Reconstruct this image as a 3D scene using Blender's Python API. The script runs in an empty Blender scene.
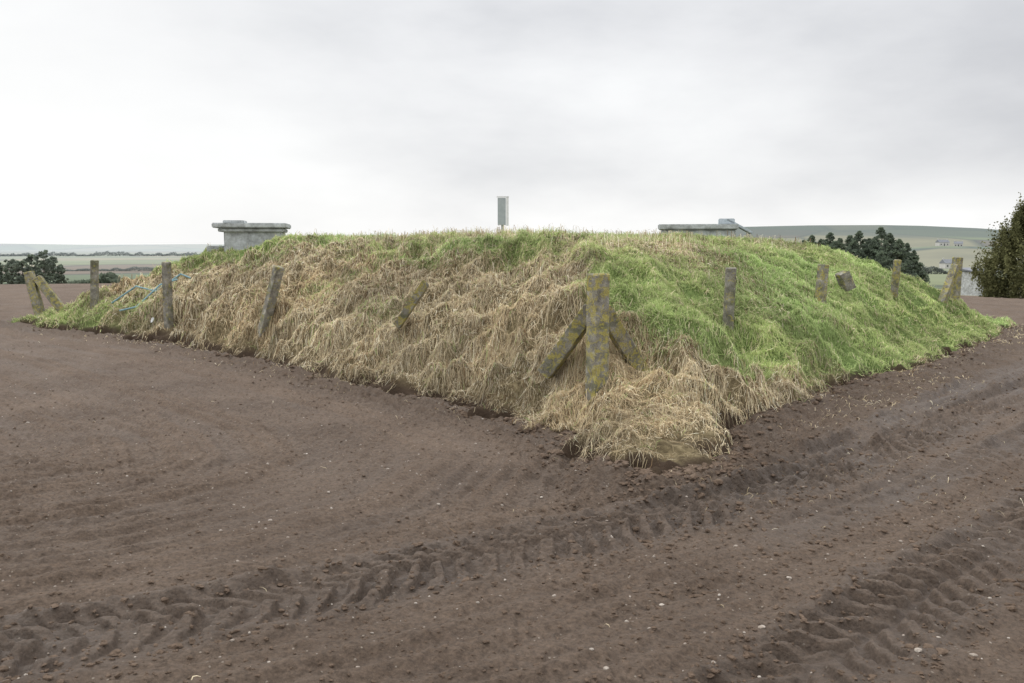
import bpy, bmesh, math, numpy as np, random
from mathutils import Vector, Matrix
rng=np.random.default_rng(7); random.seed(7)
scene=bpy.context.scene
scene.view_settings.view_transform='Standard'
try: scene.view_settings.look='None'
except: pass
scene.view_settings.exposure=0

# ---------------- noise ----------------
def _h(ix,iy,seed):
    n=(ix.astype(np.int64)*374761393+iy.astype(np.int64)*668265263+seed*974634777)&0xffffffff
    n=((n^(n>>13))*1274126177)&0xffffffff
    n=(n^(n>>16))&0xffffffff
    return n.astype(np.float64)/2147483648.0-1.0
def vn(x,y,seed=0):
    x=np.asarray(x,float);y=np.asarray(y,float)
    ix=np.floor(x);iy=np.floor(y);fx=x-ix;fy=y-iy
    fx=fx*fx*(3-2*fx);fy=fy*fy*(3-2*fy)
    ix=ix.astype(np.int64);iy=iy.astype(np.int64)
    a=_h(ix,iy,seed);b=_h(ix+1,iy,seed);c=_h(ix,iy+1,seed);d=_h(ix+1,iy+1,seed)
    return (a*(1-fx)+b*fx)*(1-fy)+(c*(1-fx)+d*fx)*fy
def ss(x,a,b):
    t=np.clip((x-a)/(b-a),0,1);return t*t*(3-2*t)

# ---------------- mound ----------------
C=np.array([1.10,6.0]);L=np.array([-10.7,19.3]);R=np.array([10.2,18.3]);B=np.array([-1.2,31.0])
def nrm(a,b,inside):
    d=(b-a)/np.linalg.norm(b-a);n=np.array([-d[1],d[0]])
    if np.dot(inside-a,n)<0:n=-n
    return n
CEN=(C+B)/2
nL=nrm(C,L,CEN);nR=nrm(C,R,CEN);nBL=nrm(L,B,CEN);nBR=nrm(R,B,CEN)
dLd=(L-C)/np.linalg.norm(L-C);dRd=(R-C)/np.linalg.norm(R-C)
def dist(x,y):
    f=lambda P,n:(x-P[0])*n[0]+(y-P[1])*n[1]
    return f(C,nL),f(C,nR),f(L,nBL),f(R,nBR)
def smin(a,b,c,d,k=.16):
    m=np.minimum(np.minimum(a,b),np.minimum(c,d))
    return m-k*np.log(np.exp(-(a-m)/k)+np.exp(-(b-m)/k)+np.exp(-(c-m)/k)+np.exp(-(d-m)/k))
def md(x,y,noise=True,both=False):
    a,b,c,d=dist(x,y)
    t=(x-C[0])*dLd[0]+(y-C[1])*dLd[1]
    cut=.84*ss(t,.35,2.3)*(1-ss(t,12,17))
    u=(x-C[0])*dRd[0]+(y-C[1])*dRd[1]
    cutr=.40*ss(u,.6,2.2)*(1-ss(u,4.5,7))
    s=smin(a-cut,b-cutr,c,d)
    nz=0
    if noise: nz=.12*vn(x*.9,y*.9,3)+.13*vn(x*2.4,y*2.4,4)+.14*vn(x*5.0,y*5.0,5)+.07*vn(x*11,y*11,6)
    s=s+nz
    if both: return s,a,b,smin(a,b,c,d)+nz*.4
    return s,a,b
PX=[-.3,.0,.1,.6,1.4,2.15,3.1,4.1,6.0,30]
PZ=[-.1,.0,.08,.22,.58,1.01,1.46,1.68,1.78,1.80]
def tuss(x,y):
    tus=.5-np.abs(vn(x*1.5+.2*vn(x*4,y*4,19),y*1.5,12))*1.5
    tus2=.5-np.abs(vn(x*3.4,y*3.4+.3,14))*1.5
    return tus,tus2
def mound_z(x,y,detail=True):
    x=np.asarray(x,float);y=np.asarray(y,float)
    s,a,b,s0=md(x,y,detail,True)
    rt=ss(a-b,-.1,1.5)
    z=np.interp(s0+.42*rt*ss(s0,.3,1.2),PX,PZ)
    z=np.minimum(z,np.interp(s,[-.3,-.02,0,.08,.25,.5,1.0,2.0,3],[-.15,-.12,0,.07,.19,.46,1.05,2.2,3]))
    dC=np.hypot(x-C[0],y-C[1])
    z=np.minimum(z,.05+.06*dC+.068*dC*dC)
    z=z-.16*np.exp(-((x-.8)**2+(y-8.05)**2)/.30)-.16*np.exp(-((x-1.35)**2+(y-8.65)**2)/.2)-.10*np.exp(-((x-.25)**2+(y-8.6)**2)/.2)
    z=z-.17*np.exp(-((x-2.5)**2+(y-10.2)**2)/.35)
    if detail:
        m=ss(s,.05,.9)*(.35+.65*ss(dC,.4,2.2));top=1-.45*ss(s,3,4.5)
        tus,tus2=tuss(x,y)
        rough=1-.6*rt*ss(s,.7,1.6)
        z=z+m*top*(.08*vn(x*.7,y*.7,11)*(1-.4*rt)+rough*(.14*tus+.13*tus2+.05*vn(x*9,y*9,15)))
        e=ss(s,-.02,.12)*(1-m)
        z=z+e*(.05*vn(x*3.1,y*3.1,16)+.05*vn(x*8,y*8,17))
    return z

# ---------------- ground ----------------
T1=[(-9,-.6),(-5,1.75),(-2.0,3.42),(-1.34,3.80),(-.54,4.28),(.5,5.0),(1.25,5.50),(2.2,6.36),(3.45,7.65),(5.95,10.4),(10,15),(17,23)]
T2=[(-1,1.4),(0,2.2),(1.05,3.22),(1.50,3.64),(1.92,4.06),(2.5,4.6),(3.2,5.28),(5.2,7.3),(9,11.6),(14,17)]
T3=[(.6,4.2),(1.4,4.85),(2.2,5.55),(3.2,6.45),(4.5,7.7),(8,11.3),(13,16.7)]
T4=[(.4,5.2),(1.4,5.70),(2.4,6.90),(3.6,8.4),(5.2,10.3),(7.2,12.6),(9.7,15.3)]
T5=[(-6,2.6),(-3.6,4.1),(-2.2,5.0),(-1.4,5.9),(-1.2,7.0),(-1.9,8.3),(-3.5,10.1),(-6.2,13.0),(-11,17.8)]
T6=[(-8,4.1),(-5.2,5.6),(-3.9,6.6),(-3.5,7.8),(-4.1,9.2),(-6,11.3),(-10,15.4)]
def track(x,y,pts):
    best=np.full(x.shape,9e9);U=np.zeros(x.shape);S=np.zeros(x.shape);s0=0
    for (ax,ay),(bx,by) in zip(pts[:-1],pts[1:]):
        dx,dy=bx-ax,by-ay;l=math.hypot(dx,dy)
        t=((x-ax)*dx+(y-ay)*dy)/l/l;tc=np.clip(t,0,1)
        d=np.hypot(x-ax-tc*dx,y-ay-tc*dy)
        side=np.sign((x-ax)*dy-(y-ay)*dx)
        m=d<best
        best=np.where(m,d,best);U=np.where(m,d*side,U);S=np.where(m,s0+tc*l,S);s0+=l
    return S,U
def macro(x,y):
    r=np.hypot(x,y);az=np.arctan2(x,y)
    r0=np.interp(az,[-.6,-.3,.3,.5],[44,40,32,26])
    u=np.maximum(r-r0,0)
    z=-15*(1-np.exp(-.055*(u*u/(u+14))/15))
    z=z+ss(r,60,400)*1.2*vn(x*.008,y*.008,31)
    return z
def ground_z(x,y,full=False):
    x=np.asarray(x,float);y=np.asarray(y,float)
    r=np.hypot(x,y)
    z=macro(x,y)
    near=1-ss(r,30,60)
    z=z+near*.05*vn(x*.25,y*.25,41)
    near2=1-ss(r,18,40)
    wet=np.zeros(x.shape)
    S5,U5=track(x,y,T5);S1,U1=track(x,y,T1)
    left=ss(-U1,.2,.9)
    q=np.where(left>.5,U5,U1)+.05*vn(x*.7,y*.7,43)
    hw=np.clip(.85+.6*vn(x*.8,y*.8,44),.2,2)
    z=z+near*.017*np.sin(q*2*math.pi/.17)*hw*(.75+.5*vn(x*6,y*6,39))
    z=z+near*.014*np.sin(q*2*math.pi/.62+1)
    wet=np.maximum(wet,.40*left*ss(np.sin(q*2*math.pi/.62+1+math.pi),.0,.9)*near*np.clip(.7+.7*vn(x*1.3,y*1.3,40),0,1))
    wet=np.maximum(wet,.22*ss(np.sin(q*2*math.pi/.17+math.pi),.1,.9)*hw*near2)
    cl=.007*vn(x*4,y*4,45)+.008*vn(x*9.3,y*9.1,46)+.011*np.abs(vn(x*19,y*19,47))+.010*vn(x*37,y*37,48)
    s,a,b=md(x,y,False)
    rim=np.exp(-((s+.35)/.35)**2)
    z=z+near2*cl*(.85+.45*vn(x*.6,y*.6,49)+1.3*rim)
    wx=x+.04*vn(x*2.6,y*2.6,51)+.019*vn(x*8,y*8,53)+.009*vn(x*21,y*21,55);wy=y+.04*vn(x*2.6,y*2.6,52)+.019*vn(x*8,y*8,54)+.009*vn(x*21,y*21,56)
    lump=np.abs(vn(x*13,y*13,57))
    for i,(pts,w,dep,lug,seed) in enumerate(((T1,.25,.042,.045,60),(T2,.22,.042,.045,61),(T3,.16,.032,.030,62),(T4,.15,.05,.02,63),(T5,.2,.016,.010,64),(T6,.2,.014,.010,65))):
        S,U=track(wx,wy,pts);au=np.abs(U)
        m=1-ss(au,w*.78,w*1.2)
        ph=(S+.045*vn(S*2.2,S*0,seed+30)+.015*vn(x*3.3,y*3.3,seed+35))/.150+au/.21+.5*(U>0)
        lg=ss(np.sin(ph*2*math.pi),-.3,.5)*ss(au,.0,.04)
        st=.9+.3*vn(S*.9,U*0,seed)
        if i==2: st=st*ss(S,.2,1.6)
        if i==3: st=st*ss(S,.2,1.2)*(.6+.5*vn(S*1.7,U*0,99))
        fade=(1-ss(r,20,36)*.6)*(1+.35*ss(r,6.5,9) if i<3 else 1)
        brk=np.clip(.72+.75*vn(x*1.9,y*1.9,seed+9)+.45*vn(x*5,y*5,seed+19),.0,1.25)
        z=z-dep*m*st*fade+lug*m*lg*st*fade*brk*(.85+.4*lump)-near2*m*st*cl*.2
        z=z+(.026 if i<2 else .016 if i<4 else .007)*st*fade*np.exp(-((au-w-.05)/.06)**2)*np.clip(.6+.9*vn(x*5,y*5,seed+5),0,2)*(.6+lump)
        wk=(1,1,.9,1,.3,.3)[i]
        wet=np.maximum(wet,wk*(1-ss(au,w*.8,w*1.9))*(.85+.35*vn(x*2,y*2,seed+41))*(1-.45*lg*brk*m)*(1-ss(r,28,40)*.6)*(ss(S,.3,1.4) if i in(2,3) else 1))
    wet=np.clip(wet,0,1)
    z=z+.05*np.exp(-((s+.10)/.20)**2)*(.8+.9*vn(x*2.2,y*2.2,71))*near2
    if full:
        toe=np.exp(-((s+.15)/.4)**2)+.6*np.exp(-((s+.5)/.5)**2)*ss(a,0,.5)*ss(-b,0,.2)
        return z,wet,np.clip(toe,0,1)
    return z

# ---------------- materials ----------------
def newmat(name):
    m=bpy.data.materials.new(name);m.use_nodes=True
    nt=m.node_tree;nt.nodes.clear()
    return m,nt
def N(nt,t,**kw):
    n=nt.nodes.new(t)
    for k,v in kw.items(): setattr(n,k,v)
    return n
def noise_tex(nt,scale,detail=4,rough=.6,vec=None):
    n=N(nt,'ShaderNodeTexNoise');n.inputs['Scale'].default_value=scale;n.inputs['Detail'].default_value=detail
    n.inputs['Roughness'].default_value=rough
    if vec: nt.links.new(vec,n.inputs['Vector'])
    return n
def ramp(nt,fac,stops):
    r=N(nt,'ShaderNodeValToRGB');nt.links.new(fac,r.inputs['Fac'])
    e=r.color_ramp.elements
    while len(e)<len(stops): e.new(.5)
    for i,(p,c) in enumerate(stops):
        e[i].position=p;e[i].color=(c[0],c[1],c[2],1) if len(c)==3 else c
    return r
def mix(nt,fac,a,b,mode='MIX'):
    m=N(nt,'ShaderNodeMix',data_type='RGBA',blend_type=mode)
    if isinstance(fac,(int,float)): m.inputs[0].default_value=fac
    else: nt.links.new(fac,m.inputs[0])
    for v,i in ((a,6),(b,7)):
        if isinstance(v,tuple): m.inputs[i].default_value=(*v,1)
        else: nt.links.new(v,m.inputs[i])
    return m.outputs[2]
def finish(nt,col,rough=.9,bump=None,bs=.3,bd=.02,spec=.2):
    b=N(nt,'ShaderNodeBsdfPrincipled');o=N(nt,'ShaderNodeOutputMaterial')
    if isinstance(col,tuple): b.inputs['Base Color'].default_value=(*col,1)
    else: nt.links.new(col,b.inputs['Base Color'])
    if isinstance(rough,(int,float)): b.inputs['Roughness'].default_value=rough
    else: nt.links.new(rough,b.inputs['Roughness'])
    b.inputs['Specular IOR Level'].default_value=spec
    if bump is not None:
        bn=N(nt,'ShaderNodeBump');bn.inputs['Strength'].default_value=bs;bn.inputs['Distance'].default_value=bd
        nt.links.new(bump,bn.inputs['Height']);nt.links.new(bn.outputs[0],b.inputs['Normal'])
    nt.links.new(b.outputs[0],o.inputs[0]);return b
def attr(nt,name):
    a=N(nt,'ShaderNodeAttribute');a.attribute_name=name;return a
def math_(nt,op,a,b=None):
    m=N(nt,'ShaderNodeMath',operation=op)
    for i,v in enumerate((a,b)):
        if v is None: continue
        if isinstance(v,(int,float)): m.inputs[i].default_value=v
        else: nt.links.new(v,m.inputs[i])
    return m.outputs[0]

HAZE=(.33,.36,.365)  # aerial haze tint, painted into the colours of distant surfaces
def soil_color(nt,pos):
    n1=noise_tex(nt,.9,6,.65,pos);n2=noise_tex(nt,42,6,.75,pos)
    c1=ramp(nt,n1.outputs[0],[(.32,(.098,.068,.048)),(.68,(.150,.109,.080))]).outputs[0]
    c2=ramp(nt,n2.outputs[0],[(.3,(.5,.49,.48)),(.5,(1,1,1)),(.72,(1.5,1.5,1.5))]).outputs[0]
    return mix(nt,1.0,c1,c2,'MULTIPLY')
def fields_color(nt,pos,scale=.0022,rz=.5,asp=.8):
    mp=N(nt,'ShaderNodeMapping');nt.links.new(pos,mp.inputs[0]);mp.inputs['Scale'].default_value=(1,asp,0.0);mp.inputs['Rotation'].default_value=(0,0,rz)
    v=N(nt,'ShaderNodeTexVoronoi');v.inputs['Scale'].default_value=scale;nt.links.new(mp.outputs[0],v.inputs['Vector'])
    sp=N(nt,'ShaderNodeSeparateColor');nt.links.new(v.outputs['Color'],sp.inputs[0])
    r=ramp(nt,sp.outputs[0],[(0,(.065,.090,.038)),(.3,(.13,.15,.06)),(.5,(.11,.075,.045)),(.68,(.20,.175,.09)),(.85,(.07,.09,.04))])
    r.color_ramp.interpolation='CONSTANT'
    ve=N(nt,'ShaderNodeTexVoronoi',feature='DISTANCE_TO_EDGE');ve.inputs['Scale'].default_value=scale;nt.links.new(mp.outputs[0],ve.inputs['Vector'])
    ed=ramp(nt,ve.outputs['Distance'],[(0.0,(.25,.28,.25)),(.05,(1,1,1))]).outputs[0]
    n=noise_tex(nt,.01,4,.6,pos)
    c=mix(nt,.6,r.outputs[0],ramp(nt,n.outputs[0],[(.3,(.6,.6,.6)),(.7,(1.3,1.3,1.3))]).outputs[0],'MULTIPLY')
    return mix(nt,1.0,c,ed,'MULTIPLY')

m_soil,nt=newmat('soil')
g=N(nt,'ShaderNodeNewGeometry');pos=g.outputs['Position']
sc=soil_color(nt,pos)
vs=N(nt,'ShaderNodeTexVoronoi');vs.inputs['Scale'].default_value=55;nt.links.new(pos,vs.inputs['Vector'])
vsep=N(nt,'ShaderNodeSeparateColor');nt.links.new(vs.outputs['Color'],vsep.inputs[0])
spk=math_(nt,'MULTIPLY',math_(nt,'GREATER_THAN',vsep.outputs[0],.965),math_(nt,'LESS_THAN',vs.outputs['Distance'],.28))
sc=mix(nt,math_(nt,'MULTIPLY',spk,.6),sc,(.38,.33,.27))
wet=attr(nt,'wet').outputs['Fac']
sc=mix(nt,math_(nt,'MULTIPLY',wet,.60),sc,(.050,.036,.027))
dry=attr(nt,'toe').outputs['Fac']  # not dryness: mask along the mound foot, where soil is mixed darker
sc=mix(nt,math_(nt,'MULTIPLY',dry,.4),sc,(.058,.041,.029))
far=attr(nt,'far').outputs['Fac'];hz=attr(nt,'haze').outputs['Fac']
col=mix(nt,far,sc,fields_color(nt,pos,.0032))
col=mix(nt,hz,col,HAZE)  # air haze baked into the ground colour, growing with distance
nb=noise_tex(nt,26,8,.8,pos);vb=N(nt,'ShaderNodeTexVoronoi');vb.inputs['Scale'].default_value=55;nt.links.new(pos,vb.inputs['Vector'])
vb2=N(nt,'ShaderNodeTexVoronoi');vb2.inputs['Scale'].default_value=24;nt.links.new(pos,vb2.inputs['Vector'])
hh=math_(nt,'SUBTRACT',nb.outputs[0],math_(nt,'MULTIPLY',vb.outputs['Distance'],.3))
hh=math_(nt,'SUBTRACT',hh,math_(nt,'MULTIPLY',vb2.outputs['Distance'],.3))
hh=math_(nt,'MULTIPLY',hh,math_(nt,'SUBTRACT',1.0,math_(nt,'MULTIPLY',wet,.25)))
rr=math_(nt,'SUBTRACT',.95,math_(nt,'MULTIPLY',wet,.44))
finish(nt,col,rr,hh,.9,.034,.4)

m_clod,nt=newmat('soil_clod')
g=N(nt,'ShaderNodeNewGeometry');sc=soil_color(nt,g.outputs['Position'])
sc=mix(nt,.2,sc,(.06,.042,.03))
nb=noise_tex(nt,90,6,.7,g.outputs['Position']);finish(nt,sc,.95,nb.outputs[0],.6,.01)
m_stone,nt=newmat('field_stone')
g=N(nt,'ShaderNodeNewGeometry');n=noise_tex(nt,25,5,.6,g.outputs['Position'])
finish(nt,ramp(nt,n.outputs[0],[(.3,(.18,.14,.11)),(.5,(.31,.27,.23)),(.7,(.52,.48,.43))]).outputs[0],.8,n.outputs[0],.3,.005)

m_mound,nt=newmat('turf')
g=N(nt,'ShaderNodeNewGeometry');pos=g.outputs['Position']
gr=attr(nt,'green').outputs['Fac'];ed=attr(nt,'edge').outputs['Fac']
n=noise_tex(nt,14,6,.75,pos)
st=ramp(nt,n.outputs[0],[(.3,(.045,.032,.018)),(.5,(.14,.108,.062)),(.7,(.30,.245,.148))]).outputs[0]
gn=ramp(nt,n.outputs[0],[(.3,(.07,.10,.03)),(.6,(.17,.235,.08))]).outputs[0]
c=mix(nt,gr,st,gn);c=mix(nt,ed,c,(.052,.036,.025))
finish(nt,c,.95,n.outputs[0],.8,.05,.1)

def grass_mat(name,tr):
    m,nt=newmat(name);a=attr(nt,'col')
    d=N(nt,'ShaderNodeBsdfDiffuse');t=N(nt,'ShaderNodeBsdfTranslucent');mx=N(nt,'ShaderNodeMixShader');o=N(nt,'ShaderNodeOutputMaterial')
    mx.inputs[0].default_value=tr
    nt.links.new(a.outputs['Color'],d.inputs[0]);nt.links.new(a.outputs['Color'],t.inputs[0])
    nt.links.new(d.outputs[0],mx.inputs[1]);nt.links.new(t.outputs[0],mx.inputs[2]);nt.links.new(mx.outputs[0],o.inputs[0]);return m
m_straw=grass_mat('dry_grass',.22);m_green=grass_mat('green_grass',.35);m_leaf=grass_mat('leaves',.35)

def conc_mat(name,lich):
    m,nt=newmat(name)
    tc=N(nt,'ShaderNodeTexCoord');pos=tc.outputs['Object']
    oi=N(nt,'ShaderNodeObjectInfo')
    vo=N(nt,'ShaderNodeVectorMath',operation='ADD');nt.links.new(pos,vo.inputs[0]);nt.links.new(oi.outputs['Location'],vo.inputs[1]);pv=vo.outputs[0]
    n1=noise_tex(nt,9,6,.7,pv);n2=noise_tex(nt,13,7,.78,pv);n3=noise_tex(nt,80,5,.7,pv);n5=noise_tex(nt,22,6,.75,pv)
    n2.inputs['Distortion'].default_value=.8
    c=ramp(nt,n1.outputs[0],[(.3,(.105,.098,.082)),(.5,(.225,.212,.18)),(.7,(.38,.365,.32))]).outputs[0]
    th=.57-.10*lich
    n4=noise_tex(nt,5,6,.7,pv);mm=ramp(nt,n4.outputs[0],[(.48,(0,0,0)),(.62,(1,1,1))]).outputs[0]
    c=mix(nt,math_(nt,'MULTIPLY',mm,.6),c,(.095,.105,.042))
    lm=ramp(nt,n2.outputs[0],[(th,(0,0,0)),(th+.06,(1,1,1))]).outputs[0]
    c=mix(nt,math_(nt,'MULTIPLY',lm,.75),c,(.38,.33,.08))
    pl=ramp(nt,n5.outputs[0],[(.60,(0,0,0)),(.66,(1,1,1))]).outputs[0]
    c=mix(nt,math_(nt,'MULTIPLY',pl,.55),c,(.48,.48,.42))
    c=mix(nt,.5,c,ramp(nt,n3.outputs[0],[(.35,(.4,.4,.4)),(.65,(1.5,1.5,1.5))]).outputs[0],'MULTIPLY')
    finish(nt,c,.95,n3.outputs[0],.7,.008,.15);return m
m_conc=conc_mat('weathered_concrete',0.2);m_concl=conc_mat('lichened_concrete',.8)

m_slab,nt=newmat('pale_concrete')
g=N(nt,'ShaderNodeNewGeometry');n=noise_tex(nt,5,8,.78,g.outputs['Position'])
finish(nt,ramp(nt,n.outputs[0],[(.32,(.16,.165,.155)),(.48,(.38,.40,.40)),(.6,(.52,.55,.56)),(.72,(.62,.64,.64))]).outputs[0],.85,n.outputs[0],.4,.02)
m_metal,nt=newmat('galvanised_metal')
g=N(nt,'ShaderNodeNewGeometry');n=noise_tex(nt,18,4,.6,g.outputs['Position'])
b=finish(nt,ramp(nt,n.outputs[0],[(.3,(.33,.38,.41)),(.7,(.50,.55,.58))]).outputs[0],.5);b.inputs['Metallic'].default_value=.2
m_white,nt=newmat('white_paint')
g=N(nt,'ShaderNodeNewGeometry');n=noise_tex(nt,12,4,.6,g.outputs['Position'])
finish(nt,ramp(nt,n.outputs[0],[(.3,(.6,.61,.6)),(.7,(.78,.79,.8))]).outputs[0],.5)
m_panel,nt=newmat('grey_panel')
g=N(nt,'ShaderNodeNewGeometry');n=noise_tex(nt,12,4,.6,g.outputs['Position'])
finish(nt,ramp(nt,n.outputs[0],[(.3,(.33,.37,.38)),(.7,(.41,.45,.46))]).outputs[0],.5)
m_blue,nt=newmat('pale_blue_plastic')
g=N(nt,'ShaderNodeNewGeometry');n=noise_tex(nt,10,4,.6,g.outputs['Position'])
finish(nt,ramp(nt,n.outputs[0],[(.3,(.14,.25,.30)),(.7,(.24,.38,.42))]).outputs[0],.5)
m_bark,nt=newmat('bark')
g=N(nt,'ShaderNodeNewGeometry');n=noise_tex(nt,12,4,.6,g.outputs['Position'])
finish(nt,ramp(nt,n.outputs[0],[(.3,(.05,.04,.03)),(.7,(.12,.10,.08))]).outputs[0],.9)
m_roof,nt=newmat('slate_roof')
g=N(nt,'ShaderNodeNewGeometry');n=noise_tex(nt,1,4,.6,g.outputs['Position'])
finish(nt,ramp(nt,n.outputs[0],[(.3,(.15,.16,.18)),(.7,(.22,.23,.25))]).outputs[0],.7)
m_glass,nt=newmat('dark_glass');finish(nt,(.03,.035,.04),.2,spec=.5)
m_wall,nt=newmat('harled_wall')
g=N(nt,'ShaderNodeNewGeometry');n=noise_tex(nt,1,4,.6,g.outputs['Position'])
finish(nt,ramp(nt,n.outputs[0],[(.3,(.44,.43,.41)),(.7,(.56,.55,.53))]).outputs[0],.85)
m_hill,nt=newmat('hill_fields')
g=N(nt,'ShaderNodeNewGeometry');c=fields_color(nt,g.outputs['Position'],.0042,.35,.8)
sx=N(nt,'ShaderNodeSeparateXYZ');nt.links.new(g.outputs['Position'],sx.inputs[0])
zn=noise_tex(nt,.003,3,.5,g.outputs['Position'])
zz=math_(nt,'ADD',math_(nt,'MULTIPLY',sx.outputs[2],.0125),math_(nt,'MULTIPLY',math_(nt,'SUBTRACT',zn.outputs[0],.5),.5))
zf=ramp(nt,zz,[(.24,(0,0,0)),(.32,(1,1,1))]).outputs[0]
c2=mix(nt,.1,c,(.07,.085,.055));c2=mix(nt,math_(nt,'MULTIPLY',zf,.75),c2,(.042,.055,.040))
finish(nt,mix(nt,.38,c2,(.21,.245,.25)),.95)  # haze of the air painted into the hill colour
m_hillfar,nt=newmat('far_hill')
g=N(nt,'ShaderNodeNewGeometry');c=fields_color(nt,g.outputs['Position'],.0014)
finish(nt,mix(nt,.75,c,(.37,.405,.42)),.95)  # heavier distance haze mixed straight into the field colours

# ---------------- mesh helper ----------------
def mesh_np(name,V,F,mats,smooth=True,attrs=None,link=True):
    me=bpy.data.meshes.new(name)
    V=np.ascontiguousarray(V,dtype=np.float32);F=np.ascontiguousarray(F,dtype=np.int32)
    me.vertices.add(len(V));me.vertices.foreach_set('co',V.ravel())
    m,k=F.shape
    me.loops.add(m*k);me.loops.foreach_set('vertex_index',F.ravel())
    me.polygons.add(m);me.polygons.foreach_set('loop_start',np.arange(0,m*k,k,dtype=np.int32))
    me.polygons.foreach_set('use_smooth',np.full(m,smooth,dtype=bool))
    me.update(calc_edges=True)
    for an,(ty,arr) in (attrs or {}).items():
        a=me.attributes.new(an,ty,'POINT')
        if ty=='FLOAT': a.data.foreach_set('value',np.ascontiguousarray(arr,dtype=np.float32).ravel())
        else: a.data.foreach_set('color',np.ascontiguousarray(arr,dtype=np.float32).ravel())
    for mm in (mats if isinstance(mats,(list,tuple)) else [mats]): me.materials.append(mm)
    ob=bpy.data.objects.new(name,me)
    if link: scene.collection.objects.link(ob)
    return ob
def gridF(nr,nc,wrap=False):
    i=np.arange(nr-1)[:,None]*nc;j=np.arange(nc if wrap else nc-1)[None,:]
    j2=(j+1)%nc
    return np.stack([(i+j),(i+j2),(i+nc+j2),(i+nc+j)],-1).reshape(-1,4)

rs=[.4]
while rs[-1]<9500:
    r=rs[-1]
    k=.12 if r<2.4 else .003 if r<8 else .005 if r<16 else .01 if r<48 else .04 if r<400 else .09
    rs.append(r*(1+k))
rs=np.array(rs)
an=np.concatenate([np.arange(-180,-50,5.),np.arange(-50,-36,.7),np.arange(-36,36,.09),np.arange(36,50,.7),np.arange(50,180,5.)])*math.pi/180
RR,AA=np.meshgrid(rs,an,indexing='ij')
X=RR*np.sin(AA);Y=RR*np.cos(AA)
Z,WET,TOE=ground_z(X,Y,True)
V=np.stack([X,Y,Z],-1).reshape(-1,3)
far=ss(RR,60,90).ravel();haze=(1-np.exp(-np.maximum(RR-60,0)/2600)).ravel()*.95
F=gridF(len(rs),len(an),True)[:,::-1]
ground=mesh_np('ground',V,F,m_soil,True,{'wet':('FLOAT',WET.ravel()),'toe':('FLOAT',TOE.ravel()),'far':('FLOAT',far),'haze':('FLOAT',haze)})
ground['kind']='structure'

def greenf(x,y):
    s,a,b=md(x,y,False)
    along=(x-C[0])*dRd[0]+(y-C[1])*dRd[1]
    rt=ss(a-b+.5*vn(x*.9,y*.9,86)+.3*vn(x*2.7,y*2.7,75),-.6,.7)
    lo=np.interp(along,[2.0,3.0,4.6,7.0],[.70,.15,-.15,-.35])+.3*vn(x*1.3,y*1.3,85)+.2*vn(x*3.5,y*3.5,74)
    inner=ss(s,lo,lo+.65)
    g=1.2*rt*inner*ss(a,1.6,2.7)
    g=g-.9*rt*np.maximum(vn(x*.9,y*.9,84)-.42,0)
    cr=(.72+.55*vn(x*.55,y*.55,87))*ss(s+.45*vn(x*1.1,y*1.1,79),1.75,2.8)*(1-.35*ss(s,2.6,3.4))
    g=np.where(rt>.5,g*(1-.4*ss(s,2.2,3.2)),g)
    g=np.maximum(g,cr)
    dl=np.hypot(x-L[0],y-L[1])
    g=np.maximum(g,.8*(1-ss(dl,2.5,6))*(1-ss(s,.5,1.6)))
    g=g-.9*np.exp(-((x-2.3)**2+(y-12.6)**2)/1.6)
    g=g+.3*vn(x*2.3,y*2.3,82)*ss(g,.05,.4)+.55*np.maximum(vn(x*1.1,y*1.1,83)-.3,0)*ss(s,.5,1.)
    return np.clip(g,0.03,1)

na,nbb=500,500
ua=np.linspace(-.03,1.03,na);ub=np.linspace(-.03,1.03,nbb)
UA,UB=np.meshgrid(ua,ub,indexing='ij')
P=C+UA[...,None]*(L-C)+UB[...,None]*(R-C)+(UA*UB)[...,None]*(B-L-R+C)
MX,MY=P[...,0],P[...,1]
MZ=mound_z(MX,MY)
s_,_,_=md(MX,MY)
MZ=np.where(s_<-.02,-.15+0*MZ,MZ)
edge=1-ss(s_,.06,.26)
mound=mesh_np('grass_mound_terrain',np.stack([MX,MY,MZ],-1).reshape(-1,3),gridF(na,nbb)[:,::-1],m_mound,True,
   {'green':('FLOAT',greenf(MX,MY).ravel()),'edge':('FLOAT',edge.ravel())})
mound['kind']='structure'

# ---------------- grass ----------------
def surf(x,y): return np.maximum(mound_z(x,y),macro(x,y)+.0)
n=2700000
a=rng.random(n);b=rng.random(n)
x=(1-a-b+a*b)*C[0]+a*(1-b)*L[0]+b*(1-a)*R[0]+a*b*B[0]
y=(1-a-b+a*b)*C[1]+a*(1-b)*L[1]+b*(1-a)*R[1]+a*b*B[1]
r=np.hypot(x,y);s,da,db=md(x,y)
w=np.clip((8.8/r)**1.5,0,1)
w*=np.where(s>4.5,.3,1.0)
w*=np.where(y>20.5,.25,1.0)
dd=dist(x,y);w*=np.where((np.minimum(dd[2],dd[3])<3.0)&(s<3)&(np.minimum(dd[2],dd[3])<np.minimum(dd[0],dd[1])),.35,1.0)
w*=(s>.07+.13*vn(x*1.9,y*1.9,89)+.09*vn(x*6,y*6,78))
w*=.5+.5*ss(s,.1,.45)
t1,t2=tuss(x,y)
w*=np.clip(.74+.55*vn(x*2.6,y*2.6,90)+.6*t2,.05,1)
dC=np.hypot(x-C[0],y-C[1]);w*=np.where(dC<2.0,np.clip(.6+.9*vn(x*3.1,y*3.1,76),.1,1),1)
w*=1-.75*np.exp(-((x-.77)**2+(y-8.2)**2)/.05)
keep=rng.random(n)<w*.97
x,y,r,s=x[keep],y[keep],r[keep],s[keep]
gf=greenf(x,y)
G=rng.random(len(x))<gf*1.0
K=G|(rng.random(len(x))<1-.45*gf)
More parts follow.
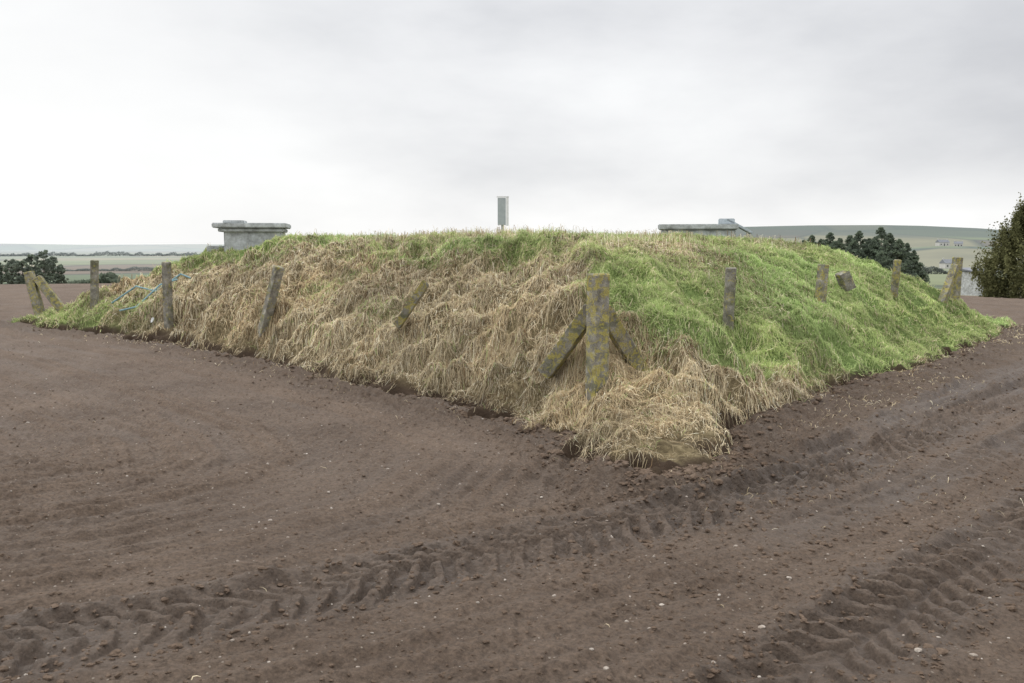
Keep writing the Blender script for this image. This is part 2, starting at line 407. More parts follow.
x,y,r,s,G=x[K],y[K],r[K],s[K],G[K]
def blades(name,x,y,r,s,green,mat,litter=False):
    n=len(x);e=.15
    gx=(mound_z(x+e,y,False)-mound_z(x-e,y,False));gy=(mound_z(x,y+e,False)-mound_z(x,y-e,False))
    gm=np.hypot(gx,gy)
    base=np.arctan2(-gy,-gx);rnd=rng.random(n)*2*math.pi
    if litter: h=rnd
    else:
        sw=(3.6*vn(x*2.1,y*2.1,91)+3.4*vn(x*6.5,y*6.5,92)+rng.normal(0,1.1,n)) if not green else rng.normal(0,1.3,n)+1.5*vn(x*2,y*2,91)
        sw=np.where(s<.35,sw*.6+rng.normal(0,.8,n),sw)
        h=np.where(gm>.03,base,rnd)+sw
    crest=ss(s,2.6,3.4)
    if green:
        ln=rng.uniform(.06,.15,n)*(1+.3*vn(x*1.4,y*1.4,93)+.25*vn(x*4,y*4,88))*(1+.25*crest);reach=ln*rng.uniform(.35,.9,n);up=ln*rng.uniform(.3,.8,n);wd=.0038
    else:
        ln=rng.uniform(.06,.20,n)*(1+.3*vn(x*1.4,y*1.4,93));reach=ln*rng.uniform(.6,1.0,n);up=rng.uniform(.003,.036,n)*(1+.7*vn(x*3,y*3,94))
        tf=np.exp(-((x-.80)**2+(y-8.75)**2)/.10)
        st=rng.random(n)<.012+.05*crest+.06*tf;up=np.where(st,rng.uniform(.07,.20,n),up);reach=np.where(st,reach*.7,reach)
        tz=(s<.35);reach=np.where(tz,reach*.7,reach);wd=.0032
    if litter: up=rng.uniform(.004,.02,n);reach=reach*.65
    wd=wd*rng.uniform(.6,1.3,n)*np.clip(r/8.5,.8,2.3)
    bend=rng.normal(0,1.4,n)
    ts=[0,.33,.68,1.0];Vs=[]
    ca=rng.random(n);Vo=rng.normal(0,.6,n)
    px,py=x.copy(),y.copy();tp=0
    for t in ts:
        ang=h+bend*t
        px=px+np.cos(ang)*reach*(t-tp);py=py+np.sin(ang)*reach*(t-tp);tp=t
        sz=ground_z(px,py) if litter else surf(px,py)
        if green: pz=sz+up*(t*1.3-.5*t*t)-.015*(t==0)
        else:
            droop=np.where(ca<.8,np.sin(math.pi*min(t*.93,1)),t)
            pz=sz+up*droop+.004-.014*(t==0)
        ww=wd*(1-.75*t)*.75
        ox=-np.sin(ang)*ww;oy=np.cos(ang)*ww;oz=Vo*ww
        Vs.append(np.stack([px-ox,py-oy,pz-oz],-1));Vs.append(np.stack([px+ox,py+oy,pz+oz],-1))
    V=np.stack(Vs,1)
    idx=np.arange(n)[:,None]*8
    F=np.concatenate([idx+np.array([[0,1,3,2]]),idx+np.array([[2,3,5,4]]),idx+np.array([[4,5,7,6]])],1).reshape(-1,4)
    v=rng.random(n)[:,None];q=rng.random(n)[:,None]
    patch=(1+.20*vn(x*1.1,y*1.1,95)+.26*vn(x*3.3,y*3.3,96))[:,None]
    if green:
        c=np.array([[.29,.395,.135]])*(1-v)+np.array([[.44,.55,.24]])*v
        c=np.where(q<.13,np.array([[.64,.59,.40]]),c)
        yel=ss(vn(x*.6,y*.6,97),-.4,.5)[:,None]; c=c*(1+yel*np.array([[.13,.03,.08]]))
    else:
        c=np.array([[.48,.39,.245]])*(1-v)+np.array([[.74,.64,.45]])*v
        dkp=(.12+.16*ss(vn(x*2.2,y*2.2,77),.0,.7))[:,None]
        c=np.where(q<dkp,np.array([[.26,.18,.105]]),c)
        c=np.where(q>.88,np.array([[.82,.75,.58]]),c)
        rust=ss(vn(x*.9,y*.9,98),.1,.9)[:,None]; c=c*(1-rust*np.array([[.03,.07,.12]]))
        pale=crest[:,None];c=c*(1+pale*np.array([[.02,.04,.07]]))
    c=c*patch*rng.uniform(.72,1.2,n)[:,None]
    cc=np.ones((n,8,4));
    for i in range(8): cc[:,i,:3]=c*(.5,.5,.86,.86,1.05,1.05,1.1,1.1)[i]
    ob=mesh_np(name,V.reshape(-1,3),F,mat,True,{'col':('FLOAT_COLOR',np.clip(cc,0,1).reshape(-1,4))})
    ob['kind']='stuff';ob['category']='grass';return ob
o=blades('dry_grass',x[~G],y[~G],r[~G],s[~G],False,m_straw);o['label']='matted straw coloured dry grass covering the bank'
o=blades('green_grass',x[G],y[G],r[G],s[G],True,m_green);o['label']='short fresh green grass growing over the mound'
n=150000
x=rng.uniform(-9,11,n);y=rng.uniform(3,19,n);s,a_,b_=md(x,y)
w=np.where(s<.18,np.exp(s/.22)*.6*np.clip(.5+.9*vn(x*1.5,y*1.5,101),0,1),0)
w=w+np.where((s<0)&(b_<0)&(a_>0),np.exp(s/.7)*.55*ss(vn(x*1.1,y*1.1,102),-.3,.5),0)+np.where(s<0,.0012,0)
k=rng.random(n)<w;x,y,s=x[k],y[k],s[k]
o=blades('straw_litter',x,y,np.hypot(x,y),s,False,m_straw,True);o['label']='loose bits of straw scattered over the bare soil'

# ---------------- clods and stones ----------------
def ico_np(sub):
    bm=bmesh.new();bmesh.ops.create_icosphere(bm,subdivisions=sub,radius=1)
    v=np.array([q.co[:] for q in bm.verts]);f=np.array([[q.index for q in p.verts] for p in bm.faces]);bm.free();return v,f
IV,IF=ico_np(2)
def scatter(name,x,y,size,mat,sink=.25,flat=.65,rough=.28):
    n=len(x);nv=len(IV)
    z=ground_z(x,y)
    ph=rng.uniform(0,2*math.pi,n);c,s_=np.cos(ph),np.sin(ph)
    jit=1+rng.normal(0,rough,(n,nv))*.6
    d1=rng.normal(size=(n,3));d1/=np.linalg.norm(d1,axis=1)[:,None]
    jit+=.35*np.abs(d1@IV.T)*rng.choice([-1,1],(n,1))
    V=IV[None]*jit[...,None]
    sc=np.stack([size*rng.uniform(.8,1.4,n),size*rng.uniform(.6,1.1,n),size*flat*rng.uniform(.7,1.2,n)],-1)
    V=V*sc[:,None,:]
    Xr=V[...,0]*c[:,None]-V[...,1]*s_[:,None];Yr=V[...,0]*s_[:,None]+V[...,1]*c[:,None]
    V=np.stack([Xr+x[:,None],Yr+y[:,None],V[...,2]+(z+size*flat*(.6-sink))[:,None]],-1)
    F=(IF[None]+np.arange(n)[:,None,None]*nv).reshape(-1,3)
    ob=mesh_np(name,V.reshape(-1,3),F,mat,False);ob['kind']='stuff';return ob
n=260000
y=3+rng.random(n)**1.4*15;x=rng.uniform(-1,1,n)*y*.62;s,_,_=md(x,y)
w=np.where(s<.12,.032+.45*np.exp(np.minimum(s,0)/.25)+.03*np.exp(np.minimum(s,0)/1.0),.0)
big=np.where(s<.12,np.exp(np.minimum(s,0)/.3),0)
for pts in (T1,T2,T3,T4):
    S,U=track(x,y,pts);e_=np.exp(-((np.abs(U)-.25)/.14)**2);w=w+np.where(s<0,.06*e_,0);big=np.maximum(big,.32*e_)
    w=w*(1-.35*np.exp(-(U/.17)**2))
w*=np.clip(7/y,0,1)
k=rng.random(n)<w;x,y,big=x[k],y[k],big[k]
sz=.0035+(.0028+.007*big)*rng.exponential(1,len(x));sz=np.minimum(sz,.010+.026*big)
o=scatter('soil_clods',x,y,sz,m_clod,.45);o['label']='loose crumbs and clods of brown soil';o['category']='soil'
n=1100
y=3+rng.random(n)**1.2*13;x=rng.uniform(-1,1,n)*y*.6;s,_,_=md(x,y);k=s<-.02;x,y=x[k],y[k]
o=scatter('field_stones',x,y,np.minimum(.003+.0025*rng.exponential(1,len(x)),.011),m_stone,.45,.7,.12);o['label']='small pale stones lying in ploughed soil';o['category']='stones'

# ---------------- posts ----------------
def shaft_mesh(name,length,w,seed,wy=None,broken=0.,mat=None):
    rg=np.random.default_rng(seed);wy=wy or w
    ch=.10
    sec=[(-1+ch,-1),(1-ch,-1),(1,-1+ch),(1,1-ch),(1-ch,1),(-1+ch,1),(-1,1-ch),(-1,-1+ch)]
    lv=22;V=[];F=[]
    for i in range(lv+2):
        t=min(i/lv,1)
        sc=1.0-.03*t
        if i==lv+1: sc*=.88
        for j,(sx,sy) in enumerate(sec):
            dx=rg.normal(0,.008);dy=rg.normal(0,.008)
            bite=1.0-(.11 if rg.random()<.04 else 0)
            zz=length*t-(.014 if i==lv else 0)
            if i>=lv: zz-=broken*(sx*.5+.5)*w
            elif i==lv-1: zz-=broken*(sx*.5+.5)*w*.6
            V.append((sx*sc*bite*w/2+dx*w,sy*sc*bite*wy/2+dy*wy,zz+rg.normal(0,.002)))
    for i in range(lv+1):
        for j in range(8):
            F.append((i*8+j,i*8+(j+1)%8,(i+1)*8+(j+1)%8,(i+1)*8+j))
    me=bpy.data.meshes.new(name)
    F.append(tuple(range(8))[::-1]);F.append(tuple(range((lv+1)*8,(lv+1)*8+8)))
    me.from_pydata(V,[],F);me.update();me.materials.append(mat or m_conc)
    return me
def straight_post(name,base,tip,w,seed,label,twist=0,broken=0,bury=.35,mat=None):
    b=Vector(base);t=Vector(tip);d=(t-b).normalized();b=b-d*bury
    me=shaft_mesh(name,(t-b).length,w,seed,broken=broken,mat=mat)
    ob=bpy.data.objects.new(name,me);scene.collection.objects.link(ob)
    ob.location=b;ob.rotation_mode='QUATERNION'
    ob.rotation_quaternion=d.to_track_quat('Z','Y')@Matrix.Rotation(twist,4,'Z').to_quaternion()
    ob['label']=label;ob['category']='fence post';ob['group']='concrete posts of the old fence round the mound'
    return ob
def mz(x,y): return float(mound_z(np.array([x]),np.array([y]))[0])
tw=.75
straight_post('fence_post',(-1.32,10.95,.76),(-1.00,10.75,1.21),.095,21,'broken concrete fence post leaning over in dry grass',twist=.3,broken=.5,bury=.12,mat=m_concl)
straight_post('fence_post',(-3.62,13.3,.50),(-3.38,13.25,1.33),.13,22,'grey concrete fence post tilting slightly on the straw bank',twist=.9)
straight_post('fence_post',(-5.98,15.8,.45),(-5.96,15.75,1.36),.12,23,'upright grey concrete fence post on the straw bank',twist=tw)
straight_post('fence_post',(-8.27,18.0,.30),(-8.20,17.95,1.36),.13,24,'upright dark concrete fence post beside pale blue pipes',twist=tw)
straight_post('fence_post',(2.46,10.35,.6),(2.48,10.33,1.38),.125,25,'grey concrete fence post half sunk in green grass',twist=.55)
straight_post('fence_post',(4.37,12.9,.8),(4.40,12.9,1.37),.12,26,'short lichen covered concrete post top in green grass',twist=.5,mat=m_concl)
straight_post('fence_post',(5.10,13.9,1.06),(5.02,13.9,1.24),.17,27,'broken tilted stub of a concrete fence post',twist=.2,broken=.4,bury=.1)
straight_post('fence_post',(6.50,15.5,.7),(6.52,15.45,1.40),.115,28,'pale concrete fence post standing on the grassy slope',twist=.6,mat=m_concl)
def corner_post(base,tip,w,struts,sw,seed,label,sb=.25):
    e=bpy.data.objects.new('corner_fence_post',None);scene.collection.objects.link(e);e.location=base
    e.empty_display_size=.2
    e['label']=label;e['category']='fence post';e['group']='concrete posts of the old fence round the mound'
    def add(name,a,b_,w,sd,tws,bury):
        a=Vector(a);b_=Vector(b_);d=(b_-a).normalized();a=a-d*bury
        ob=bpy.data.objects.new(name,shaft_mesh(name,(b_-a).length,w,sd,mat=m_concl));scene.collection.objects.link(ob)
        ob.parent=e;ob.location=a-Vector(base);ob.rotation_mode='QUATERNION'
        ob.rotation_quaternion=d.to_track_quat('Z','Y')@Matrix.Rotation(tws,4,'Z').to_quaternion()
    add('upright_post',base,tip,w,seed,.12,.4)
    for i,(p,q) in enumerate(struts): add('strut',p,q,sw,seed+3+i,.2+i,sb)
corner_post((.78,8.3,.2),(.785,8.29,1.37),.158,[((.38,8.72,.47),(.75,8.42,1.05)),((1.25,8.78,.41),(.83,8.42,1.05))],.145,31,
  'lichened concrete corner post braced by two sloping struts',.10)
corner_post((-10.05,19.3,.3),(-10.22,19.3,1.10),.18,[((-9.6,19.3,.35),(-10.05,19.3,.98))],.17,41,'leaning concrete corner post with its strut in grass')
corner_post((8.65,17.8,.35),(8.68,17.8,1.42),.15,[((8.25,17.5,.50),(8.62,17.75,1.26))],.13,51,'yellow lichened concrete corner post with sloping strut')

# ---------------- chambers, sign ----------------
def box(name,cx,cy,cz,sx,sy,sz,mat,parent,bev=.012,rotz=0,taper=1.0):
    bm=bmesh.new();bmesh.ops.create_cube(bm,size=1)
    for v in bm.verts:
        k=taper if v.co.z<0 else 1
        v.co.x*=sx*k;v.co.y*=sy*k;v.co.z*=sz
    bmesh.ops.bevel(bm,geom=bm.edges[:],offset=bev,segments=2,affect='EDGES')
    me=bpy.data.meshes.new(name);bm.to_mesh(me);bm.free();me.materials.append(mat)
    ob=bpy.data.objects.new(name,me);scene.collection.objects.link(ob);ob.location=(cx,cy,cz);ob.rotation_euler=(0,0,rotz)
    if parent: ob.parent=parent
    return ob
def empty(name,loc,rz,label,cat,group=None):
    e=bpy.data.objects.new(name,None);scene.collection.objects.link(e);e.location=loc;e.rotation_euler=(0,0,rz)
    e['label']=label;e['category']=cat
    if group:e['group']=group
    return e
e=empty('concrete_chamber',(-5.48,19.4,1.38),.16,'pale concrete access chamber with overhanging slab on the mound','access chamber','access chambers on top of the mound')
box('chamber_wall',.05,0,.24,1.15,1.05,.76,m_slab,e,.02)
box('upper_course',.02,0,.585,1.30,1.18,.07,m_slab,e,.012)
box('roof_slab',.0,0,.68,1.48,1.3,.10,m_slab,e,.018)
box('hatch_cover',-.36,0,.762,.42,.6,.06,m_slab,e,.012)
box('lower_step',-.72,0,.04,.34,.8,.45,m_slab,e,.02)
e=empty('concrete_chamber',(3.75,18.0,1.47),-.2,'low grey concrete chamber with a raised metal hatch','access chamber','access chambers on top of the mound')
box('chamber_wall',-.1,0,.2,1.4,1.2,.55,m_slab,e,.02)
box('roof_slab',-.1,0,.53,1.5,1.3,.10,m_slab,e,.015)
box('hatch_cover',.44,-.1,.635,.30,.5,.11,m_metal,e,.012)
h=box('open_hatch_lid',.68,-.1,.545,.55,.5,.05,m_metal,e,.01);h.rotation_euler=(0,.50,0)
e=empty('marker_sign',(-.16,17.0,1.72),.0,'narrow grey marker board on a post above the mound','sign')
box('sign_post',-.02,.03,.2,.045,.045,.9,m_metal,e,.006)
box('sign_board',-.03,0,.55,.15,.02,.50,m_panel,e,.004)
box('edge_strip',.075,-.004,.55,.045,.03,.52,m_white,e,.004)
box('top_cap',-.01,0,.82,.23,.04,.02,m_white,e,.004)

def tube(name,pts,rad,mat,label,cat,group=None):
    P=[Vector(p) for p in pts];V=[];F=[];k=10
    for i,p in enumerate(P):
        d=(P[min(i+1,len(P)-1)]-P[max(i-1,0)]).normalized();u=d.cross(Vector((0,0,1))).normalized();v=d.cross(u)
        for j in range(k):
            a=2*math.pi*j/k;V.append(p+u*math.cos(a)*rad+v*math.sin(a)*rad)
    for i in range(len(P)-1):
        for j in range(k): F.append((i*k+j,i*k+(j+1)%k,(i+1)*k+(j+1)%k,(i+1)*k+j))
    F.append(tuple(range(k)));F.append(tuple(range((len(P)-1)*k,len(P)*k))[::-1])
    me=bpy.data.meshes.new(name);me.from_pydata(V,[],F);me.materials.append(mat);me.update()
    ob=bpy.data.objects.new(name,me);scene.collection.objects.link(ob);ob['label']=label;ob['category']=cat
    if group: ob['group']=group
    return ob
def on(x,y,h): return (x,y,mz(x,y)+h)
tube('plastic_pipe',[on(-7.7,17.5,.05),on(-7.2,17.45,.13),on(-6.8,17.4,.08),on(-6.3,17.35,.13),on(-6.1,17.3,.05)],.016,m_blue,'thin pale blue plastic pipe lying in the grass','pipe','blue pipes lying on the bank')
tube('plastic_pipe',[on(-7.3,16.9,.06),on(-7.0,16.95,.14),on(-6.6,17.1,.12),on(-6.35,17.3,.12)],.016,m_blue,'thin pale blue plastic pipe lying in the grass','pipe','blue pipes lying on the bank')
V=[];F=[];nn=7
for i in range(nn):
    for j in range(nn):
        V.append((i*.03,j*.02+random.uniform(-.01,.01),.03*math.sin(i*1.3+j)+random.uniform(0,.03)))
for i in range(nn-1):
    for j in range(nn-1): F.append((i*nn+j,(i+1)*nn+j,(i+1)*nn+j+1,i*nn+j+1))
me=bpy.data.meshes.new('plastic_scrap');me.from_pydata(V,[],F);me.materials.append(m_white);me.update()
ob=bpy.data.objects.new('plastic_scrap',me);scene.collection.objects.link(ob);ob.location=(-6.45,16.2,mz(-6.45,16.2)+.09);ob.rotation_euler=(.5,0,.3)
ob['label']='small crumpled white plastic scrap on the bank';ob['category']='litter'

# ---------------- trees ----------------
def leaf_mesh(name,Cn,size,colr,seed):
    rg=np.random.default_rng(seed);n=len(Cn)
    d1=rg.normal(size=(n,3));d1/=np.linalg.norm(d1,axis=1)[:,None]
    d2=np.cross(d1,rg.normal(size=(n,3)));d2/=np.linalg.norm(d2,axis=1)[:,None]
    sz=(size*rg.uniform(.5,1.3,n))[:,None]
    V=np.stack([Cn-d1*sz,Cn-d2*sz*.45,Cn+d1*sz,Cn+d2*sz*.45],1).reshape(-1,3)
    F=np.arange(n*4).reshape(-1,4)
    cc=np.ones((n,4,4));cc[...,:3]=colr[:,None,:]
    return V,F,{'col':('FLOAT_COLOR',cc.reshape(-1,4))}
def trunk_np(H,r0,seed,limbs=8,spread=1.0):
    rg=np.random.default_rng(seed);V=[];F=[]
    def limb(a,b,ra,rb,k=6,nseg=4):
        base=len(V);a=Vector(a);b=Vector(b);d=(b-a).normalized();u=d.orthogonal().normalized();v=d.cross(u)
        for i in range(nseg+1):
            t=i/nseg;p=a.lerp(b,t)+Vector(rg.normal(0,.04,3))*(t*(b-a).length*.4);r=ra*(1-t)+rb*t
            for j in range(k):
                q=2*math.pi*j/k;V.append(tuple(p+u*r*math.cos(q)+v*r*math.sin(q)))
        for i in range(nseg):
            for j in range(k):F.append((base+i*k+j,base+i*k+(j+1)%k,base+(i+1)*k+(j+1)%k,base+(i+1)*k+j))
    limb((0,0,-.4),(0,0,H*.9),r0,r0*.15,8,6)
    for i in range(limbs):
        h=H*rg.uniform(.15,.75);an=rg.uniform(0,6.28);l=spread*(1-h/H)*rg.uniform(.6,1)*.9+.1
        limb((0,0,h),(math.cos(an)*l,math.sin(an)*l,h+l*rg.uniform(.1,.6)),r0*.35*(1-h/H)+.01,.01,5,3)
    return np.array(V),np.array(F)
def tree(name,loc,H,Rd,seed,kind,label,cat,group,leafs,lsize,c0,c1,haze=0.,nc=70):
    rg=np.random.default_rng(seed)
    e=bpy.data.objects.new(name,None);scene.collection.objects.link(e);e.location=loc;e['label']=label;e['category']=cat
    if group:e['group']=group
    V,F=trunk_np(H,Rd*.05+.04,seed,14,Rd);t=mesh_np('trunk',V,F,m_bark);t.parent=e
    t_=rg.random(nc)
    if kind=='cone':
        t_[0:3]=(1,.97,.93);hz_=.04+.96*t_
        prof=(1-hz_)**.8*1.25
        an_=rg.uniform(0,6.28,nc);rd=Rd*prof*(.25+.9*rg.random(nc)**.6)
        cs=Rd*(.14+.16*rg.random(nc))*(1.4-1.05*hz_)
    elif kind=='dense':
        t_[0:2]=(1,.97);hz_=.03+.93*t_;prof=np.interp(hz_,[0,.12,.35,.6,.8,.92,1],[.85,1.0,.95,.76,.48,.24,.04])
        an_=rg.uniform(0,6.28,nc)
        prof=prof*(.88+.38*vn(an_*1.6,hz_*7,seed%97))
        rd=Rd*prof*rg.random(nc)**.35
        cs=Rd*(.05+.11*rg.random(nc))*(1.15-.5*hz_)
    else:
        hz_=.05+.9*t_;prof=np.sqrt(np.clip(1-((hz_-.42)/.62)**2,0,1))*(.6+.6*rg.random(nc))
        an_=rg.uniform(0,6.28,nc);rd=Rd*prof*rg.random(nc)**.4;cs=Rd*(.10+.15*rg.random(nc))
    cc=np.stack([rd*np.cos(an_),rd*np.sin(an_),hz_*H],-1)
    which=rg.integers(0,nc,leafs)
    off=rg.normal(size=(leafs,3));off/=np.linalg.norm(off,axis=1)[:,None];off*=(rg.random(leafs)**.5)[:,None]
    if kind=='dense': off*=rg.uniform(.6,1.9,leafs)[:,None]
    if kind=='cone': off[:,2]=off[:,2]*.7-.45*np.hypot(off[:,0],off[:,1])*.6
    st=np.array([1.25,1.25,.8]) if kind!='dense' else np.array([.7,.7,2.2])
    P=cc[which]+off*cs[which][:,None]*st
    br=rg.uniform(.5,1.4,nc)[which]
    u=rg.random(leafs)[:,None]
    col=(np.array(c0)*(1-u)+np.array(c1)*u)*(br)[:,None]
    col=col*(1-haze)+np.array(HAZE)*haze  # leaf colours carry painted air haze
    V,F,A=leaf_mesh('crown',P,lsize,col,seed+1)
    c=mesh_np('crown',V,F,m_leaf,False,A);c.parent=e
    return e
def gz(x,y): return float(ground_z(np.array([x]),np.array([y]))[0])
D=128.
for i,(px_,top,rw) in enumerate([(802,241,12),(810,236,14),(819,240,13),(828,233,15),(838,239,14),(848,236,16),(857,232,16),(867,239,14),(878,228,17),(887,234,16),(897,240,14),(905,244,13),(912,251,11),(833,242,16),(872,241,17),(852,241,16),(892,243,15)]):
    d=D+rng.uniform(-8,8);x_=(px_-512)/910*d;zt=1.6+(248-top)/910*d;zb=gz(x_,d)
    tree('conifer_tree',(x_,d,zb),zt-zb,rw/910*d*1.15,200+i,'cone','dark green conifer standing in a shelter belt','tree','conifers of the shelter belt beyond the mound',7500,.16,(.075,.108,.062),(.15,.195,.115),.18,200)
for i,(px_,top,rw) in enumerate([(3,262,8),(13,258,7),(24,260,7),(34,252,7),(45,249,8),(54,256,7),(62,265,5),(-12,259,10)]):
    d=105+rng.uniform(-7,7);x_=(px_-512)/910*d;zt=1.6+(248-top)/910*d;zb=gz(x_,d)
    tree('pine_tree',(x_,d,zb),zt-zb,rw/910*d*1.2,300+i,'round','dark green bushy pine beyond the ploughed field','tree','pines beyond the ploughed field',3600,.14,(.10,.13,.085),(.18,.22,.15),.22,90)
x_,y_=22.2,38.5;tree('cypress_tree',(x_,y_,gz(x_,y_)),3.75-gz(x_,y_),2.35,400,'dense','large dark green feathery evergreen tree at field edge','tree',None,80000,.065,(.085,.092,.042),(.20,.20,.095),0,640)
x_,y_=25.8,40.5;tree('cypress_tree',(x_,y_,gz(x_,y_)),3.2-gz(x_,y_),2.6,401,'dense','dark green feathery evergreen tree at field edge','tree',None,35000,.09,(.085,.092,.042),(.19,.19,.09),0,300)
def hedge(x0,y0,x1,y1,h,w,n,seed,label,c0,c1,hz):
    rg=np.random.default_rng(seed);t=rg.random(n);x=x0+(x1-x0)*t;y=y0+(y1-y0)*t+rg.normal(0,w*.4,n)
    L_=math.hypot(x1-x0,y1-y0)
    hh=h*np.clip(.7+.4*vn(t*L_*.06,t*0,seed)+.35*vn(t*L_*.25,t*0,seed+1),.12,2)
    z=ground_z(x,y)+hh*rg.random(n)**.7
    u=rg.random(n)[:,None];col=np.array(c0)*(1-u)+np.array(c1)*u;col=col*(1-hz)+np.array(HAZE)*hz  # hedge leaves tinted with baked-in distance haze
    V,F,A=leaf_mesh('hedge',np.stack([x,y,z],-1),.3*h/2.2,col,seed)
    ob=mesh_np('hedge',V,F,m_leaf,False,A);ob['label']=label;ob['category']='hedge'
    return ob
hedge(-112,230,-50,215,4.2,3,18000,500,'long dark hedge row between distant fields',(.075,.10,.055),(.14,.17,.10),.2)
hedge(-330,560,-110,520,2.6,3,16000,501,'distant dark hedge line across the fields',(.07,.09,.065),(.12,.135,.10),.55)
hedge(-1200,1900,-400,1800,8,8,20000,504,'hazy far off strip of woodland on low land',(.08,.09,.08),(.11,.12,.10),.78)
hedge(150,480,330,500,4,3,12000,502,'dark hedge row on the far slope',(.06,.07,.045),(.11,.12,.08),.35)

def house(x,y,z,w,dp,h,rz,label):
    e=empty('farm_house',(x,y,z),rz,label,'house','farm houses among the distant fields')
    box('wall',0,0,h/2-1.0,w,dp,h+2,m_wall,e,.03)
    V=[(-w/2-.3,-dp/2-.3,h-.05),(w/2+.3,-dp/2-.3,h-.05),(w/2+.3,dp/2+.3,h-.05),(-w/2-.3,dp/2+.3,h-.05),(-w/2-.3,0,h+dp*.42),(w/2+.3,0,h+dp*.42)]
    F=[(0,1,5,4),(2,3,4,5),(0,4,3),(1,2,5),(0,3,2,1)]
    me=bpy.data.meshes.new('roof');me.from_pydata(V,[],F);me.materials.append(m_roof);r=bpy.data.objects.new('roof',me);scene.collection.objects.link(r);r.parent=e
    for s_ in (-1,1): box('chimney',s_*(w/2-.5),0,h+dp*.42+.4,.8,.8,1.4,m_wall,e,.03)
    for s_ in (-.32,0,.32): box('window' if s_ else 'door',s_*w,-dp/2-.02,h*.5 if s_ else h*.36,1.1,.1,1.3 if s_ else h*.72,m_glass,e,.01)
house(489,1040,3.0,13,7,5,.2,'small pale farm house with slate roof')
house(512,1050,2.5,9,6,4,-.4,'small pale outbuilding with slate roof')
house(330,690,gz(330,690),11,7,4,.2,'small pale farm house with slate roof')
e=empty('shed',(40.8,80.0,gz(40.8,80.0)),.5,'small grey shed with sloping roof beside the evergreen','shed')
box('wall',0,0,1.0,2.4,2.0,2.2,m_slab,e,.02)
rf=box('roof',0,0,2.22,2.8,2.4,.12,m_roof,e,.02);rf.rotation_euler=(.14,0,0)
box('door',0,-1.02,.95,.85,.06,1.8,m_panel,e,.01)

def hill(name,az0,az1,r,depth,prof,mat,seed):
    na_,nr_=160,18
    az=np.linspace(math.radians(az0),math.radians(az1),na_);t=np.linspace(0,1,nr_)
    A_,T_=np.meshgrid(az,t,indexing='ij')
    rr=r-depth*(1-T_)+0*A_
    x=rr*np.sin(A_);y=rr*np.cos(A_)
    H=prof(np.degrees(A_))
    f=np.where(T_<.75,ss(T_/.75,-.15,1.05),1-.6*((T_-.75)/.25)**2)
    z=-20+(H+20)*f+H*.04*vn(x*.004,y*.004,seed)
    ob=mesh_np(name,np.stack([x,y,z],-1).reshape(-1,3),gridF(na_,nr_),mat);ob['kind']='structure'
def p1(a): return np.interp(a,[6,10,13,18,22,24,27,29.4,36,46],[-10,40,54,56,56,54,47,38,26,0])
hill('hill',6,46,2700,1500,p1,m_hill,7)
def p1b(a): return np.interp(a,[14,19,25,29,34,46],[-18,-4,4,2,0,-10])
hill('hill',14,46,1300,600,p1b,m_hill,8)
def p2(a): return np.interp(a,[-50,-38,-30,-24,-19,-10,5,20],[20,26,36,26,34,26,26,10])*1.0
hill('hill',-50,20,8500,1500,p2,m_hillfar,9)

# ---------------- world / light ----------------
w=bpy.data.worlds.new("World");scene.world=w;w.use_nodes=True;nt=w.node_tree;nt.nodes.clear()
sky=N(nt,'ShaderNodeTexSky');sky.sky_type='NISHITA';sky.sun_disc=False
SE,SR=math.radians(38),math.radians(-60)
sky.sun_elevation=SE;sky.sun_rotation=SR
b1=N(nt,'ShaderNodeBackground');b1.inputs[1].default_value=.08;nt.links.new(sky.outputs[0],b1.inputs[0])
tc=N(nt,'ShaderNodeTexCoord');sp=N(nt,'ShaderNodeSeparateXYZ');nt.links.new(tc.outputs['Generated'],sp.inputs[0])
gr=ramp(nt,sp.outputs[2],[(0,(1.0,1.0,.995)),(.03,(1.0,1.0,.995)),(.09,(.94,.945,.95)),(.28,(.89,.90,.92)),(.45,(1.0,1.0,1.0)),(1.0,(1.0,1.0,1.0))]).outputs[0]
mp=N(nt,'ShaderNodeMapping');nt.links.new(tc.outputs['Generated'],mp.inputs[0]);mp.inputs['Scale'].default_value=(1,1,2.6);mp.inputs['Location'].default_value=(.3,0,.2)
cn=noise_tex(nt,3.2,6,.52,mp.outputs[0])
cl=ramp(nt,cn.outputs[0],[(.32,(.82,.825,.84)),(.5,(.96,.96,.965)),(.68,(1.08,1.08,1.075))]).outputs[0]
c=mix(nt,1.0,gr,cl,'MULTIPLY')
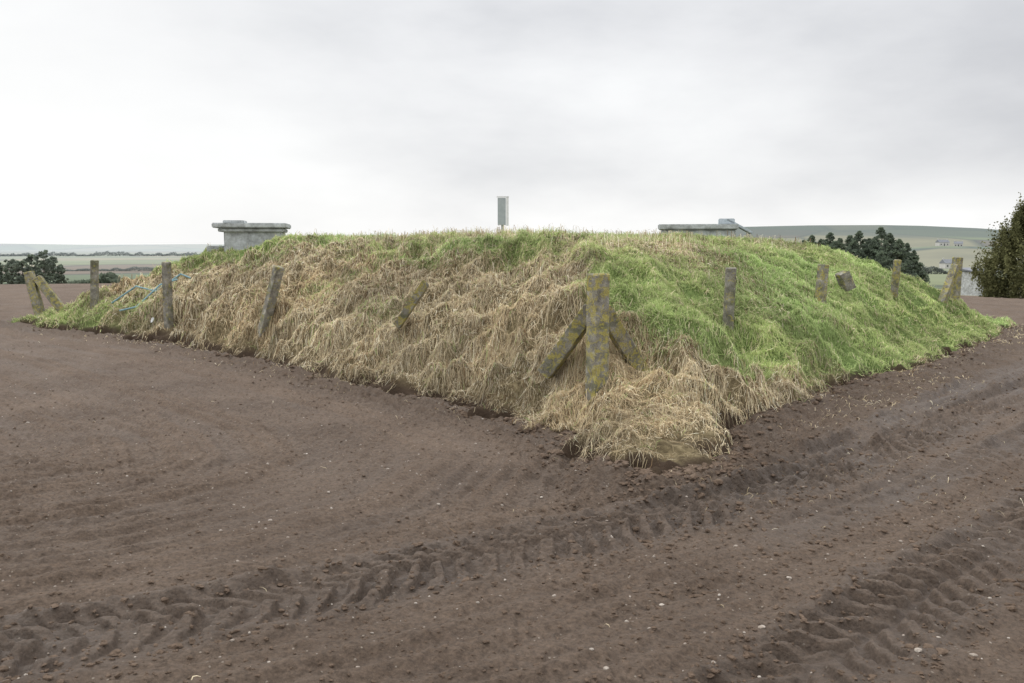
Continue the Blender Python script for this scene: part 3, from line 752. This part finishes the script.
def lobe(dirv,p):
    vm=N(nt,'ShaderNodeVectorMath',operation='DOT_PRODUCT');nt.links.new(tc.outputs['Generated'],vm.inputs[0])
    vm.inputs[1].default_value=Vector(dirv).normalized()
    return math_(nt,'POWER',math_(nt,'MAXIMUM',vm.outputs['Value'],0),p)
c=mix(nt,math_(nt,'MULTIPLY',lobe((-.50,.9,.03),24),.9),c,(1.05,1.05,1.04))
cn2=noise_tex(nt,3.0,6,.55,mp.outputs[0])
band=ramp(nt,sp.outputs[2],[(.035,(0,0,0)),(.10,(1,1,1)),(.19,(1,1,1)),(.32,(.3,.3,.3))]).outputs[0]
dk=math_(nt,'MULTIPLY',lobe((.80,.82,.15),18),ramp(nt,cn2.outputs[0],[(.38,(.45,.45,.45)),(.58,(1,1,1))]).outputs[0])
dk=math_(nt,'MULTIPLY',dk,band)
c=mix(nt,dk,c,(.46,.47,.51))
zr=ramp(nt,sp.outputs[2],[(.35,(0,0,0)),(.9,(1,1,1))]).outputs[0]
st=math_(nt,'ADD',1.0,math_(nt,'MULTIPLY',zr,1.5))
b2=N(nt,'ShaderNodeBackground');nt.links.new(c,b2.inputs[0]);nt.links.new(st,b2.inputs[1])
mx=N(nt,'ShaderNodeMixShader');mx.inputs[0].default_value=.96
nt.links.new(b1.outputs[0],mx.inputs[1]);nt.links.new(b2.outputs[0],mx.inputs[2])
o=N(nt,'ShaderNodeOutputWorld');nt.links.new(mx.outputs[0],o.inputs[0])

ld=bpy.data.lights.new('sun','SUN');ld.energy=1.2;ld.angle=math.radians(11);ld.color=(1,.96,.90)
lo=bpy.data.objects.new('sun',ld);scene.collection.objects.link(lo)
sd=Vector((math.sin(SR)*math.cos(SE),math.cos(SR)*math.cos(SE),math.sin(SE)))
lo.rotation_mode='QUATERNION';lo.rotation_quaternion=sd.to_track_quat('Z','Y');lo.location=(0,0,20)

cd=bpy.data.cameras.new('camera');cd.sensor_width=36;cd.lens=32;cd.clip_end=30000;cd.clip_start=.05
co=bpy.data.objects.new('camera',cd);scene.collection.objects.link(co)
co.location=(0,0,1.6);co.rotation_euler=(math.radians(90-5.87),0,0);scene.camera=co
